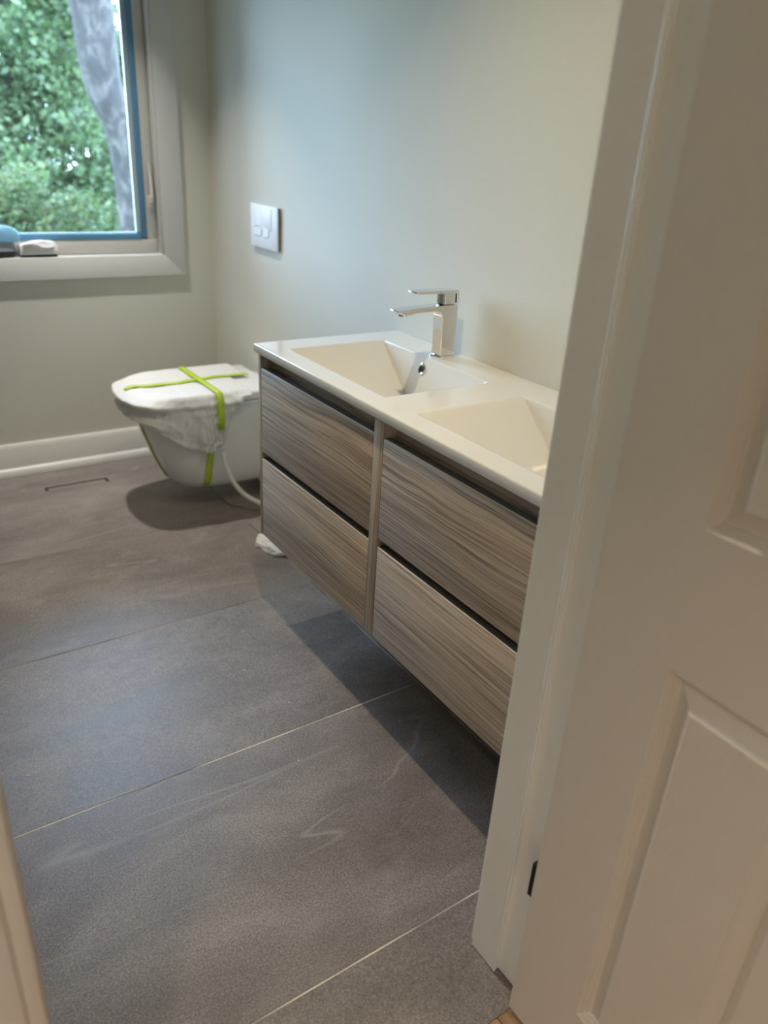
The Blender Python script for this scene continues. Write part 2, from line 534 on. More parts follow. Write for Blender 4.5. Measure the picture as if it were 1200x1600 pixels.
# baseboards with shoe moulding
def baseboard(name, p0, p1, axis, inward, label):
    """profile extruded along axis; inward = sign/dir of the thickness."""
    th, h = 0.014, 0.137
    prof = [(0, 0.001), (th, 0.001), (th, h - 0.016), (th - 0.002, h - 0.012), (th - 0.004, h - 0.003), (th - 0.007, h), (0, h)]
    shoe = [(0, 0.001), (th + 0.016, 0.001), (th + 0.016, 0.012), (th + 0.013, 0.024), (th + 0.007, 0.033), (th, 0.036), (0, 0.036)]
    def mk(nm, pr, parent=None):
        if axis == 'x':
            return prism(nm, [(p0[1] + inward * a, b) for a, b in pr], 'x', p0[0], p1[0], 'trim', parent)
        return prism(nm, [(p0[0] + inward * a, b) for a, b in pr], 'y', p0[1], p1[1], 'trim', parent)
    o = struct(mk(name, prof), label)
    mk('shoe_moulding', shoe, o)
    return o
baseboard('baseboard_back', (XL, YB), (0.0, YB), 'x', -1, 'white baseboard with shoe moulding under the window')
baseboard('baseboard_right', (0.0, YF + 0.01), (0.0, YB - 0.03), 'y', -1, 'white baseboard behind the toilet and vanity')

# right (hinge) jamb with door stop; left jamb; head
def rj(z0, z1):
    pass
jamb = struct(prism('trim_1', [(XJ, YH - 0.014), (XJ, -1.300), (XS + 0.001, -1.300), (XS, -1.299), (XS, YF + 0.001), (XS + 0.001, YF), (XJ + 0.019, YF), (XJ + 0.019, YH - 0.014)],
                    'z', 0.0025, 2.05, 'jamb', None, 0.0, 20), 'painted door jamb with stop moulding beside the vanity')
box('highlight_bead', (XS - 0.0018, -1.3030, 0.0025), (XS + 0.004, -1.2950, 2.05), 'bead', jamb, 0.0028, 5)
cas = prism('casing', [(XS + 0.006, YF), (XS + 0.0065, YF + 0.010), (XS + 0.009, YF + 0.0125), (XS + 0.075, YF + 0.016), (XS + 0.08, YF + 0.014), (XS + 0.08, YF)], 'z', 0.004, 2.12, 'jamb', jamb)
prism('casing', [(XJ + 0.030, YH), (XJ + 0.030, YH - 0.016), (XJ + 0.09, YH - 0.018), (XJ + 0.09, YH)], 'z', 0.0, 2.12, 'jamb', jamb)
ljamb = struct(prism('trim_2', [(XLJ, YH - 0.018), (XLJ, -1.300), (XLJ + 0.006, -1.300), (XLJ + 0.006, YF), (XLJ - 0.018, YF), (XLJ - 0.018, YH - 0.018)], 'z', 0.0025, 2.05, 'door', None, 0.002), 'painted strike side door jamb')
prism('casing', [(XLJ - 0.014, YH), (XLJ - 0.014, YH - 0.016), (XLJ - 0.017, YH - 0.022), (XLJ - 0.024, YH - 0.024), (XLJ - 0.07, YH - 0.030), (XLJ - 0.075, YH - 0.028), (XLJ - 0.075, YH)], 'z', 0.0, 2.12, 'door', ljamb)
struct(box('trim_3', (XLJ - 0.018, YH - 0.014, 2.05), (XJ + 0.019, YF, 2.07), 'jamb'), 'painted head jamb over the doorway')

# ------------------------------------------------------------------ door (open 90 degrees into the hall)
DX, DY0, DZ0, DW, DH, DT = -0.637, -1.3655, 0.012, 0.71, 2.02, 0.035
door = struct(empty('door_1', (DX + DT / 2, DY0 - DW / 2, DZ0)), 'painted moulded panel door standing open into the hall')
us = [0.0, 0.125, 0.317, 0.393, 0.585, DW]
zs = [DZ0, 0.163, 0.811, 0.993, 1.640, 1.745, 1.925, DZ0 + DH]
bm = bmesh.new()
def dpt(u, z, d):
    return Vector((DX + d, DY0 - u, z))
grid = [[bm.verts.new(dpt(u, z, 0)) for z in zs] for u in us]
panels = []
for i in range(len(us) - 1):
    for j in range(len(zs) - 1):
        if i in (1, 3) and j in (1, 3, 5):
            panels.append((us[i], us[i + 1], zs[j], zs[j + 1]))
            continue
        bm.faces.new((grid[i][j], grid[i + 1][j], grid[i + 1][j + 1], grid[i][j + 1]))
# edges and back of the slab
b00, b10, b11, b01 = [bm.verts.new(dpt(u, z, DT)) for u, z in ((0, DZ0), (DW, DZ0), (DW, DZ0 + DH), (0, DZ0 + DH))]
bm.faces.new((b00, b01, b11, b10))
bm.faces.new([grid[0][j] for j in range(len(zs))] + [b01, b00])
bm.faces.new([grid[-1][j] for j in range(len(zs))] + [b11, b10])
bm.faces.new([grid[i][0] for i in range(len(us))] + [b10, b00])
bm.faces.new([grid[i][-1] for i in range(len(us))] + [b11, b01])
slab = finish('slab', bm, 'door', door, 30)
prof = [(0.0, 0.0), (0.0020, 0.0030), (0.0036, 0.0032), (0.0046, 0.0056), (0.0068, 0.0058), (0.0078, 0.0084), (0.0102, 0.0087), (0.0116, 0.0125), (0.0145, 0.0130), (0.0325, 0.0056), (0.0340, 0.0040), (0.0380, -0.0012), (0.0395, -0.0017), (0.042, -0.0018)]
for (ua, ub, za, zb) in panels:
    bm = bmesh.new()
    prev = None
    for ins, d in prof:
        ring = [bm.verts.new(dpt(u, z, d)) for u, z in ((ua + ins, za + ins), (ub - ins, za + ins), (ub - ins, zb - ins), (ua + ins, zb - ins))]
        if prev:
            for k in range(4):
                bm.faces.new((prev[k], prev[(k + 1) % 4], ring[(k + 1) % 4], ring[k]))
        prev = ring
    bm.faces.new(prev)
    # closed backing so that the panel is solid
    back = [bm.verts.new(dpt(u, z, 0.02)) for u, z in ((ua, za), (ub, za), (ub, zb), (ua, zb))]
    bm.faces.new(back)
    finish('panel', bm, 'door_panel', door, 25)
hg = box('hinge_gap_shade', (DX + 0.004, DY0 + 0.0005, 0.279), (XJ - 0.0002, DY0 + 0.0115, 0.348), 'dark', door)  # solid black blocks stand in for the shade inside the hinge gaps
hg['label'] = 'black block as painted shade of the hinge slot at the door edge'
box('hinge_gap_shade', (DX + 0.0005, DY0 + 0.0005, 1.70), (XJ - 0.0002, DY0 + 0.0135, 1.78), 'dark', door)

# ------------------------------------------------------------------ window
win = struct(empty('window_1', ((WX0 + WX1) / 2, YB, WZ0)), 'casement window with white casing and blue gasket tape')
CW = 0.089
def casing_board(pts):
    bm = bmesh.new()
    f = [bm.verts.new((x, YB - 0.018, z)) for x, z in pts]
    b = [bm.verts.new((x, YB, z)) for x, z in pts]
    bm.faces.new(f); bm.faces.new(b[::-1])
    for i in range(4):
        bm.faces.new((f[i], b[i], b[(i + 1) % 4], f[(i + 1) % 4]))
    bmesh.ops.bevel(bm, geom=bm.edges[:], offset=0.0015, segments=2, profile=0.5, affect='EDGES')
    return finish('casing_board', bm, 'casing', win)
o0, o1, p0, p1 = WX0 - CW, WX1 + CW, WZ0 - CW + 0.006, WZ1 + CW
casing_board([(o0, p0), (o1, p0), (WX1, WZ0), (WX0, WZ0)])
casing_board([(o1, p0), (o1, p1), (WX1, WZ1), (WX1, WZ0)])
casing_board([(o1, p1), (o0, p1), (WX0, WZ1), (WX1, WZ1)])
casing_board([(o0, p1), (o0, p0), (WX0, WZ0), (WX0, WZ1)])
# jamb liners (real return into the wall)
box('window_sill', (WX0, YB - 0.0165, WZ0 - 0.012), (WX1, YB + 0.14, WZ0 + 0.0008), 'casing', win, 0.002)
box('jamb_liner', (WX1 - 0.010, YB - 0.016, WZ0), (WX1 + 0.004, YB + 0.14, WZ1), 'vinyl', win, 0.001)
box('jamb_liner', (WX0 - 0.004, YB - 0.016, WZ0), (WX0 + 0.010, YB + 0.14, WZ1), 'vinyl', win, 0.001)
box('jamb_liner', (WX0, YB - 0.016, WZ1 - 0.010), (WX1, YB + 0.14, WZ1 + 0.004), 'vinyl', win, 0.001)
# sash
SY0, SY1 = YB + 0.030, YB + 0.075
sx0, sx1, sz0, sz1 = WX0 + 0.012, WX1 - 0.012, WZ0 + 0.004, WZ1 - 0.012
sw, sh = 0.040, 0.054
sash = box('sash_rail', (sx0, SY0, sz0), (sx1, SY1, sz0 + sh), 'vinyl', win, 0.002)
box('sash_rail', (sx0, SY0, sz1 - sh), (sx1, SY1, sz1), 'vinyl', win, 0.002)
box('sash_stile', (sx1 - sw, SY0, sz0 + sh), (sx1, SY1, sz1 - sh), 'vinyl', win, 0.002)
box('sash_stile', (sx0, SY0, sz0 + sh), (sx0 + sw, SY1, sz1 - sh), 'vinyl', win, 0.002)
gx0, gx1, gz0, gz1 = sx0 + sw, sx1 - sw, sz0 + sh, sz1 - sh
tw = 0.021
for nm, lo, hi in (('blue_gasket', (gx0, SY0 - 0.002, gz0), (gx1 - tw - 0.003, SY0 + 0.012, gz0 + tw)),
                   ('blue_gasket', (gx1 - tw, SY0 - 0.002, gz0 + 0.006), (gx1, SY0 + 0.012, gz1)),
                   ('blue_gasket', (gx0, SY0 - 0.002, gz0 + tw), (gx0 + tw, SY0 + 0.012, gz1)),
                   ('blue_gasket', (gx0 + tw, SY0 - 0.002, gz1 - tw), (gx1 - tw, SY0 + 0.012, gz1))):
    box(nm, lo, hi, 'blue_tape', win, 0.001)
for lo, hi in (((gx1 - tw - 0.018, SY0 + 0.012, gz0), (gx1, SY0 + 0.028, gz1)), ((gx0, SY0 + 0.012, gz0), (gx1, SY0 + 0.028, gz0 + tw + 0.004)),
               ((gx0, SY0 + 0.012, gz0), (gx0 + tw + 0.01, SY0 + 0.028, gz1)), ((gx0, SY0 + 0.012, gz1 - tw - 0.008), (gx1, SY0 + 0.028, gz1))):
    box('spacer', lo, hi, 'spacer', win)
box('pane', (gx0 + 0.004, SY0 + 0.019, gz0 + 0.004), (gx1 - 0.004, SY0 + 0.023, gz1 - 0.004), 'glass', win)
# sash lock lever on the right stile
lk = tube('lock_lever', [(sx1 - 0.018, SY0 - 0.006, 1.215), (sx1 - 0.016, SY0 - 0.014, 1.16), (sx1 - 0.017, SY0 - 0.020, 1.10), (sx1 - 0.017, SY0 - 0.018, 1.075)], lambda t: 0.006 + 0.003 * t, 'vinyl', win)
box('lock_base', (sx1 - 0.030, SY0 - 0.008, 1.045), (sx1 - 0.004, SY0 + 0.002, 1.095), 'vinyl', win, 0.003)
# crank operator cover on the sill
prof_c = [(-0.778, 0), (-0.640, 0), (-0.640, 0.030), (-0.650, 0.046), (-0.690, 0.050), (-0.725, 0.049), (-0.760, 0.040), (-0.778, 0.032)]
crank = prism('crank_cover', [(x, WZ0 + 0.010 + z) for x, z in prof_c], 'y', YB - 0.014, YB + 0.028, 'plate', win, 0.004)
box('crank_shadow', (-0.774, YB - 0.012, WZ0 + 0.003), (-0.644, YB + 0.028, WZ0 + 0.0105), 'black_plastic', win)  # black strip painted in as the shadow below the cover
tube('crank_arm', [(-0.655, YB - 0.018, WZ0 + 0.040), (-0.69, YB - 0.020, WZ0 + 0.036), (-0.73, YB - 0.020, WZ0 + 0.050), (-0.765, YB - 0.018, WZ0 + 0.046)], 0.0045, 'vinyl', win)

# pale blue object on the sill, cut by the picture edge
cap = tag(empty('hand_tool', (-0.85, YB + 0.002, WZ0 + 0.003)), 'pale blue rounded plastic tool with black base on the window sill', 'tool')
rings = []
for k, (z, s) in enumerate([(0.058, 1.0), (0.075, 1.04), (0.092, 0.98), (0.106, 0.82), (0.114, 0.55), (0.117, 0.2)]):
    rings.append([(-0.855 + 0.085 * s * math.cos(a) * (1 if math.cos(a) < 0 else 1.0), YB + 0.003 + 0.024 * s * math.sin(a), WZ0 + z) for a in [2 * math.pi * i / 24 for i in range(24)]])
loft('shell', rings, 'blue_plastic', cap)
loft('body', [[(-0.86 + 0.075 * s * math.cos(a), YB + 0.003 + 0.021 * s * math.sin(a), WZ0 + z) for a in [2 * math.pi * i / 24 for i in range(24)]] for z, s in ((0.024, 0.95), (0.05, 0.9), (0.06, 0.97))], 'groove', cap)
loft('base', [[(-0.865 + 0.072 * s * math.cos(a), YB + 0.003 + 0.021 * s * math.sin(a), WZ0 + z) for a in [2 * math.pi * i / 24 for i in range(24)]] for z, s in ((0.003, 0.95), (0.012, 1.0), (0.026, 0.9))], 'black_plastic', cap)

# ------------------------------------------------------------------ vanity cabinet
VD, VH, VB = 0.457, 0.8117, 0.267
VE = -1.214
van = tag(empty('vanity_cabinet', (-0.23, -0.61, VB)), 'wall hung grey brown oak vanity cabinet with four handleless drawers', 'cabinet')
box('side_panel', (-VD, -0.0235, VB), (-0.002, -0.0085, VH), 'wood_v', van, 0.0008)
box('side_panel', (-VD, VE, VB), (-0.002, VE + 0.018, VH), 'wood_v', van, 0.0008)
box('divider_panel', (-VD, -0.6245, VB), (-0.01, -0.5880, VH), 'wood_v', van, 0.0008)
for (a, b) in ((-0.5880, -0.0235), (VE + 0.018, -0.6245)):
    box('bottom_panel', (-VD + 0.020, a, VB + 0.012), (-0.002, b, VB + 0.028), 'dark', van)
    box('handle_channel', (-0.423, a, 0.735), (-0.411, b, VH), 'wood', van)
    box('handle_channel', (-0.423, a, 0.480), (-0.411, b, 0.560), 'wood', van)
    for (z0, z1) in ((VB + 0.001, 0.5125), (0.5345, 0.7745)):
        lo, hi = (-VD, a + 0.0015, z0), (-VD + 0.020, b - 0.0015, z1)
        dr = box('drawer', lo, hi, 'wood', van, 0.0010, 2)
        box('top_edge', (lo[0] + 0.0030, lo[1] + 0.001, z1 - 0.0004), (hi[0], hi[1] - 0.001, z1 + 0.0008), 'edge', dr)
        prism('edge_highlight', [(lo[0] - 0.0002, z1 - 0.0020), (lo[0] + 0.0030, z1 - 0.0020), (lo[0] + 0.0030, z1 + 0.0009), (lo[0] + 0.0018, z1 + 0.0009)], 'y', lo[1] + 0.0006, hi[1] - 0.0006, 'band', dr)  # pale strip painted in as the highlight along the drawer's top front edge

# ------------------------------------------------------------------ double basin countertop
CT, CTH = 0.8387, 0.026
X0, X1, Y0c, Y1c = -0.4676, -0.0005, -1.2200, 0.0
def smin(a, b, k):
    h = max(k - abs(a - b), 0.0) / k
    return min(a, b) - h * h * k * 0.25
BAS = [(-0.405, -0.108, -0.548, -0.092), (-0.405, -0.108, -1.128, -0.672)]
def depth(x, y):
    d = 0.0
    for (bx0, bx1, by0, by1) in BAS:
        f = (x - bx0) * 2.2
        b = (bx1 - x) * 4.6
        l = (by1 - y) * 0.74
        r = (y - by0) * 0.74
        v = smin(smin(f, b, 0.006), smin(l, r, 0.01), 0.007)
        v = smin(v, 0.118 + 0.02 * (bx1 - x), 0.03)
        # soft roll over the rim
        k = 0.0045
        v = max(v, 0) if abs(v) > k else (v + k) ** 2 / (4 * k)
        d = max(d, v)
    # soft raised lip around the outside
    return d
bm = bmesh.new()
def ticks(a, b, n):
    return [a + (b - a) * i / n for i in range(n + 1)]
xsr = sorted(set(ticks(X0 + 0.006, X1, 96) + ticks(-0.145, -0.100, 28)))
ysr = ticks(Y0c + 0.003, Y1c - 0.004, 260)
G = [[bm.verts.new((x, y, CT - depth(x, y))) for y in ysr] for x in xsr]
for i in range(len(xsr) - 1):
    for j in range(len(ysr) - 1):
        bm.faces.new((G[i][j], G[i + 1][j], G[i + 1][j + 1], G[i][j + 1]))
# rolled edge and underside, as rings around the border loop
border = [G[0][j] for j in range(len(ysr))] + [G[i][-1] for i in range(1, len(xsr))] + [G[-1][j] for j in range(len(ysr) - 2, -1, -1)] + [G[i][0] for i in range(len(xsr) - 2, 0, -1)]
def off_ring(o, z):
    out = []
    for v in border:
        x, y = v.co.x, v.co.y
        dx = -o if x < X0 + 0.0061 else 0
        dy = 0
        if y > Y1c - 0.0041: dy = o * 0.66
        if y < Y0c + 0.0031: dy = -o * 0.5
        out.append(bm.verts.new((x + dx, y + dy, z)))
    return out
prev = border
n = len(border)
for o, z in ((0.0035, CT - 0.0004), (0.0052, CT - 0.0014), (0.0060, CT - 0.0032), (0.0060, CT - 0.0150), (0.0048, CT - 0.0205), (0.0020, CT - 0.0245), (-0.002, CT - CTH - 0.001)):
    ring = off_ring(o, z)
    for i in range(n):
        bm.faces.new((prev[i], ring[i], ring[(i + 1) % n], prev[(i + 1) % n]))
    prev = ring
counter = finish('vanity_countertop', bm, 'ceramic', None, 60)
tag(counter, 'glossy white ceramic countertop with two rectangular sloping basins', 'countertop')

def ring_disc(name, c, axis, ro, ri, h, mat, parent, n=32):
    """annulus with rounded section, facing along axis."""
    ax = Vector(axis).normalized()
    e1 = ax.orthogonal().normalized(); e2 = ax.cross(e1)
    rings = []
    for (r, z) in ((ri, -h), (ri, h * 0.6), ((ri + ro) / 2, h), (ro, h * 0.5), (ro, -h)):
        rings.append([Vector(c) + ax * z + r * (math.cos(a) * e1 + math.sin(a) * e2) for a in [2 * math.pi * i / n for i in range(n)]])
    return loft(name, rings, mat, parent, (False, False))
def disc(name, c, axis, r, mat, parent, n=24, h=0.001):
    ax = Vector(axis).normalized()
    e1 = ax.orthogonal().normalized(); e2 = ax.cross(e1)
    return loft(name, [[Vector(c) + ax * z + r * (math.cos(a) * e1 + math.sin(a) * e2) for a in [2 * math.pi * i / n for i in range(n)]] for z in (-h, h)], mat, parent)
for (bx0, bx1, by0, by1) in BAS:
    yc = (by0 + by1) / 2 + 0.027
    zc = 0.806
    xw = bx1 - (CT - zc) / 4.6 - 0.0005
    ax = (-4.6, 0, 1.0)
    ovr = ring_disc('overflow_ring', (xw, yc, zc), ax, 0.0155, 0.0098, 0.003, 'chrome', counter)
    disc('overflow_hole', (xw, yc, zc), ax, 0.0102, 'dark', counter)
    ym = (by0 + by1) / 2
    zb = CT - depth(-0.25, ym) + 0.002
    dr = disc('drain', (-0.25, ym, zb), (0, 0, 1), 0.031, 'chrome', counter, 32, 0.003)

# ------------------------------------------------------------------ faucet
FX, FY = -0.060, -0.305
fau = tag(empty('faucet', (FX, FY, CT)), 'square chrome single lever faucet behind the open basin', 'faucet')
def rrect(cx, cy, hx, hy, r, n=6):
    pts = []
    for (sx, sy, a0) in ((1, 1, 0), (-1, 1, 90), (-1, -1, 180), (1, -1, 270)):
        for k in range(n + 1):
            a = math.radians(a0 + 90 * k / n)
            pts.append((cx + sx * (hx - r) + r * math.cos(a), cy + sy * (hy - r) + r * math.sin(a)))
    return pts
loft('base_plate', [[(x, y, z) for x, y in rrect(FX, FY, 0.0275 - i, 0.0255 - i, 0.008)] for z, i in ((CT - 0.0005, 0), (CT + 0.004, 0), (CT + 0.0055, 0.0015))], 'chrome', fau)
# body and spout share one side outline, rounded at the inner bend
out = [(-0.0365, CT + 0.005), (-0.0375, 0.9770), (-0.090, 0.9760), (-0.150, 0.9738), (-0.222, 0.9700), (-0.2265, 0.9680), (-0.2245, 0.9655), (-0.214, 0.9600), (-0.200, 0.9570), (-0.186, 0.9570), (-0.176, 0.9600), (-0.150, 0.9615), (-0.112, 0.9625)]
cx, cz, rr = -0.108, 0.9415, 0.021
for k in range(0, 9):
    a = math.radians(90 - 10 - k * 10)
    out.append((cx + rr * math.cos(a), cz + rr * math.sin(a)))
out += [(-0.0850, 0.91), (-0.0838, 0.875), (-0.0838, CT + 0.005)]
body = prism('body', out, 'y', FY - 0.0195, FY + 0.0195, 'chrome', fau, 0.0, 28)
bv = body.modifiers.new('round', 'BEVEL'); bv.width = 0.0035; bv.segments = 3; bv.limit_method = 'ANGLE'; bv.angle_limit = math.radians(50)
aer = loft('aerator', [[(-0.197 + r * math.cos(a), FY + r * math.sin(a), z) for a in [2 * math.pi * i / 24 for i in range(24)]] for z, r in ((0.9575, 0.0125), (0.9535, 0.0125), (0.9525, 0.010))], 'chrome', fau)
# lever: neck block, flat blade and the turned down back
neck = loft('handle_neck', [[(x, y, z) for x, y in rrect(-0.064, FY, 0.0215 - i, 0.0180 - i, 0.010)] for z, i in ((0.9765, 0.003), (0.9785, 0.0), (1.0055, 0.0))], 'chrome', fau)
hp = [(-0.036, 0.981), (-0.0385, 0.9795), (-0.0415, 0.981), (-0.0425, 1.003), (-0.046, 1.0052), (-0.165, 1.0072), (-0.1715, 1.0082), (-0.1745, 1.0105), (-0.1725, 1.0128), (-0.168, 1.0140), (-0.046, 1.0140), (-0.040, 1.0128), (-0.0365, 1.009)]
hand = prism('lever', hp, 'y', FY - 0.0185, FY + 0.0185, 'chrome', fau, 0.0, 28)
bv = hand.modifiers.new('round', 'BEVEL'); bv.width = 0.0015; bv.segments = 2; bv.limit_method = 'ANGLE'; bv.angle_limit = math.radians(60)

# ------------------------------------------------------------------ flush plate on the wall
FPY0, FPY1, FPZ0, FPZ1 = 0.764, 0.990, 0.960, 1.112
fp = tag(empty('flush_plate', (0, (FPY0 + FPY1) / 2, FPZ0)), 'white square toilet flush plate with two buttons on the wall', 'flush plate')
box('back_box', (-0.008, FPY0 + 0.003, FPZ0 + 0.003), (0.0, FPY1 - 0.003, FPZ1 - 0.003), 'plate_side', fp)
plate = box('plate', (-0.014, FPY0, FPZ0), (-0.007, FPY1, FPZ1), 'plate', fp, 0.002)
box('upper_panel', (-0.0152, FPY0 + 0.045, FPZ0 + 0.066), (-0.0135, FPY1 - 0.085, FPZ1 - 0.008), 'plate', fp, 0.0006)
def oval(y0, y1, z0, z1, name):
    r = (z1 - z0) / 2
    def out(o, x):
        pts = []
        for k in range(13):
            a = math.radians(-90 + 15 * k)
            pts.append((x, y1 - r + (r + o) * math.cos(a), (z0 + z1) / 2 + (r + o) * math.sin(a)))
        for k in range(13):
            a = math.radians(90 + 15 * k)
            pts.append((x, y0 + r + (r + o) * math.cos(a), (z0 + z1) / 2 + (r + o) * math.sin(a)))
        return pts
    g = loft('button_groove', [out(0.0018, -0.0136), out(0.0018, -0.01445)], 'groove', fp)
    loft(name, [out(-0.001, -0.0138), out(-0.001, -0.0156)], 'plate', g)
oval(0.890, 0.962, 1.000, 1.034, 'button')
oval(0.832, 0.884, 1.000, 1.034, 'button')

# ------------------------------------------------------------------ wall hung toilet, still wrapped
TY = 0.876
def dshape(hw, xf, xb, a=0.21, nS=8, nC=28, e=2.7):
    """D outline from the near back corner round the front to the far back corner."""
    xc = xf + a
    pts = [(xb + (xc - xb) * i / nS, TY - hw) for i in range(nS)]
    for k in range(nC + 1):
        t = math.pi * k / nC
        cs, sn = math.cos(t), math.sin(t)
        yy = -hw * math.copysign(abs(cs) ** (2 / e), cs)
        xx = xc - a * abs(sn) ** (2 / e)
        pts.append((xx, TY + yy))
    pts += [(xc + (xb - xc) * (i + 1) / nS, TY + hw) for i in range(nS)]
    return pts
BL = [(0.080, -0.345, 0.100), (0.084, -0.395, 0.122), (0.096, -0.430, 0.136), (0.120, -0.452, 0.145), (0.160, -0.473, 0.153), (0.22, -0.497, 0.162), (0.30, -0.524, 0.171), (0.38, -0.545, 0.177), (0.415, -0.551, 0.179), (0.422, -0.549, 0.177)]
def blerp(z):
    if z <= BL[0][0]: return BL[0][1:]
    for a, b in zip(BL, BL[1:]):
        if a[0] <= z <= b[0]:
            t = (z - a[0]) / (b[0] - a[0])
            return (a[1] + (b[1] - a[1]) * t, a[2] + (b[2] - a[2]) * t)
    return BL[-1][1:]
toi = tag(empty('toilet', (-0.28, TY, 0.08)), 'white wall hung toilet wrapped in white film with lime green tape', 'toilet')
loft('bowl', [[(x, y, z) for x, y in dshape(hw, xf, -0.001)] for z, xf, hw in BL], 'toilet', toi)
loft('seat', [[(x, y, z) for x, y in dshape(hw, xf, -0.07)] for z, xf, hw in ((0.4225, -0.553, 0.179), (0.425, -0.556, 0.182), (0.436, -0.556, 0.182), (0.438, -0.553, 0.179))], 'lid', toi)
loft('lid', [[(x, y, z) for x, y in dshape(hw, xf, -0.045)] for z, xf, hw in ((0.4415, -0.556, 0.182), (0.444, -0.560, 0.185), (0.466, -0.560, 0.185), (0.472, -0.556, 0.181), (0.4745, -0.548, 0.173))], 'lid', toi)
box('hinge_block', (-0.047, TY - 0.10, 0.422), (-0.012, TY + 0.10, 0.464), 'lid', toi, 0.006)

# wrapping film: over the lid, then drooping down the sides with a free lower hem
def hem_drop(x, near, front):
    if near:
        T = [(-0.14, 0.012), (-0.20, 0.020), (-0.255, 0.075), (-0.29, 0.195), (-0.34, 0.222), (-0.40, 0.205), (-0.46, 0.165), (-0.52, 0.115), (-0.60, 0.085)]
        for (xa, da), (xb_, db) in zip(T, T[1:]):
            if xb_ <= x <= xa:
                t = (xa - x) / (xa - xb_)
                return da + (db - da) * t
        return T[0][1] if x > T[0][0] else T[-1][1]
    return 0.085 - 0.05 * max(0, min(1, (x + 0.5) / 0.4))
per = dshape(0.188, -0.566, -0.10, nS=60, nC=150)
keep = [(x, y) for (x, y) in per if not (y < TY and x > -0.165)]   # the film stops short of the back on the near side
def ridge(v):
    return 1 - 2 * abs(noise.noise(v))
bm = bmesh.new()
cols = []
nrows_top, nrows_dn = 16, 30
for (x, y) in keep:
    near = y < TY
    front = max(0.0, min(1.0, (-0.43 - x) / 0.12))
    front = front * front * (3 - 2 * front)
    sp = Vector((max(x, -0.40) if front > 0 else x, TY, 0.0))
    col = []
    for r in range(nrows_top):
        t = r / (nrows_top - 1)
        p = Vector((sp.x + (x - sp.x) * t, TY + (y - TY) * t, 0))
        w = ridge(Vector((p.x * 14, p.y * 20, 1.3))) * 0.0030 + noise.noise(Vector((p.x * 60, p.y * 45, 4.1))) * 0.0018
        p.z = 0.4810 + max(-0.003, w) * (1.0 if t < 0.95 else 0.4)
        col.append(p)
    L = hem_drop(x, near, front) + 0.006 * noise.noise(Vector((x * 40, y * 40, 9.0)))
    nx, ny = (x - (-0.34)) if x < -0.34 else 0, y - TY
    nv = Vector((nx, ny, 0)).normalized()
    for r in range(1, nrows_dn + 1):
        t = r / nrows_dn
        z = 0.477 - L * t
        hw = 0.187 if z > 0.44 else blerp(z)[1]
        blend = max(0.0, min(1.0, (0.455 - z) / 0.05))
        shrink = blend * max(0.0, 0.188 - hw)
        bulge = 0.004 + 0.010 * math.sin(math.pi * t)
        # crisp fold line where the sheet turns over the lid edge, then the loose second layer
        dz = 0.477 - z
        bulge += 0.003 * max(0.0, 1 - abs(dz - 0.030) / 0.014) - 0.004 * max(0.0, 1 - abs(dz - 0.050) / 0.016)
        bulge += front * (0.036 * max(0.0, 1 - abs(t - 0.18) / 0.22) + 0.030 * max(0.0, 1 - abs(t - 0.78) / 0.22) - 0.006 * max(0.0, 1 - abs(t - 0.48) / 0.15))
        if near and x > -0.37:
            bulge += 0.014 * t
        if t > 0.93:
            bulge += 0.004          # rolled hem
        amp = min(1.0, dz / 0.05)
        wr = amp * (ridge(Vector((x * 16 + z * 12, y * 16, z * 9 + 3))) * 0.0075 + ridge(Vector((x * 38 - z * 20, y * 34, z * 24 + 7))) * 0.0040 + noise.noise(Vector((x * 110, y * 90, z * 80))) * 0.0018)
        gath = max(0.0, 1 - abs(x + 0.315) / 0.075) if near else 0.0
        wr += gath * t * (0.010 * math.sin(x * 420 + z * 60) + 0.006 * math.sin(x * 250 - z * 140))
        off = max(0.002, bulge + wr)
        col.append(Vector((x, y, z)) - nv * shrink + nv * off)
    cols.append([bm.verts.new(p) for p in col])
for a, b in zip(cols, cols[1:]):
    for r in range(len(a) - 1):
        bm.faces.new((a[r], b[r], b[r + 1], a[r + 1]))
bmesh.ops.remove_doubles(bm, verts=bm.verts[:], dist=0.0002)
film = finish('protective_film', bm, 'wrap', toi, 180)
md = film.modifiers.new('thickness', 'SOLIDIFY'); md.thickness = 0.0012; md.offset = 0
film['label'] = 'crumpled white protective film draped over the lid'

def nside(x, z, off):
    xf, hw = blerp(z)
    a = 0.21
    xc = xf + a
    if x >= xc:
        y = TY - hw
    else:
        s = min(1.0, (xc - x) / a)
        y = TY - hw * (1 - s ** 2.7) ** (1 / 2.7)
    return Vector((x, y - off, z))
# lengthwise strip on top and over the front
z_t = 0.4880
pts = [(-0.095 + (-0.545 + 0.095) * i / 20, TY + 0.012 * math.sin(i * 0.33) - 0.008, z_t + 0.0012 * math.sin(i * 1.3)) for i in range(21)]
pts += [(-0.566, TY - 0.006, 0.486), (-0.580, TY - 0.005, 0.476)]
t1 = strip('tape_strip', pts, 'green_tape', toi, (0, 1, 0), 0.026)
# crosswise strip with its near side tail
pts = [(-0.300 + 0.006 * i / 12, TY + 0.178 - 0.366 * i / 12, z_t + 0.0012) for i in range(13)]
pts += [(-0.293, TY - 0.1955, 0.484), (-0.293, TY - 0.204, 0.474), (-0.294, TY - 0.213, 0.445), (-0.294, TY - 0.214, 0.40), (-0.295, TY - 0.214, 0.350)]
strip('tape_strip', pts, 'green_tape', toi, (1, 0, 0), 0.026)
strip('tape_strip', [nside(-0.322 - 0.010 * k / 8, 0.275 - 0.175 * k / 8, 0.003) for k in range(9)], 'green_tape', toi, (1, 0, 0), 0.026)
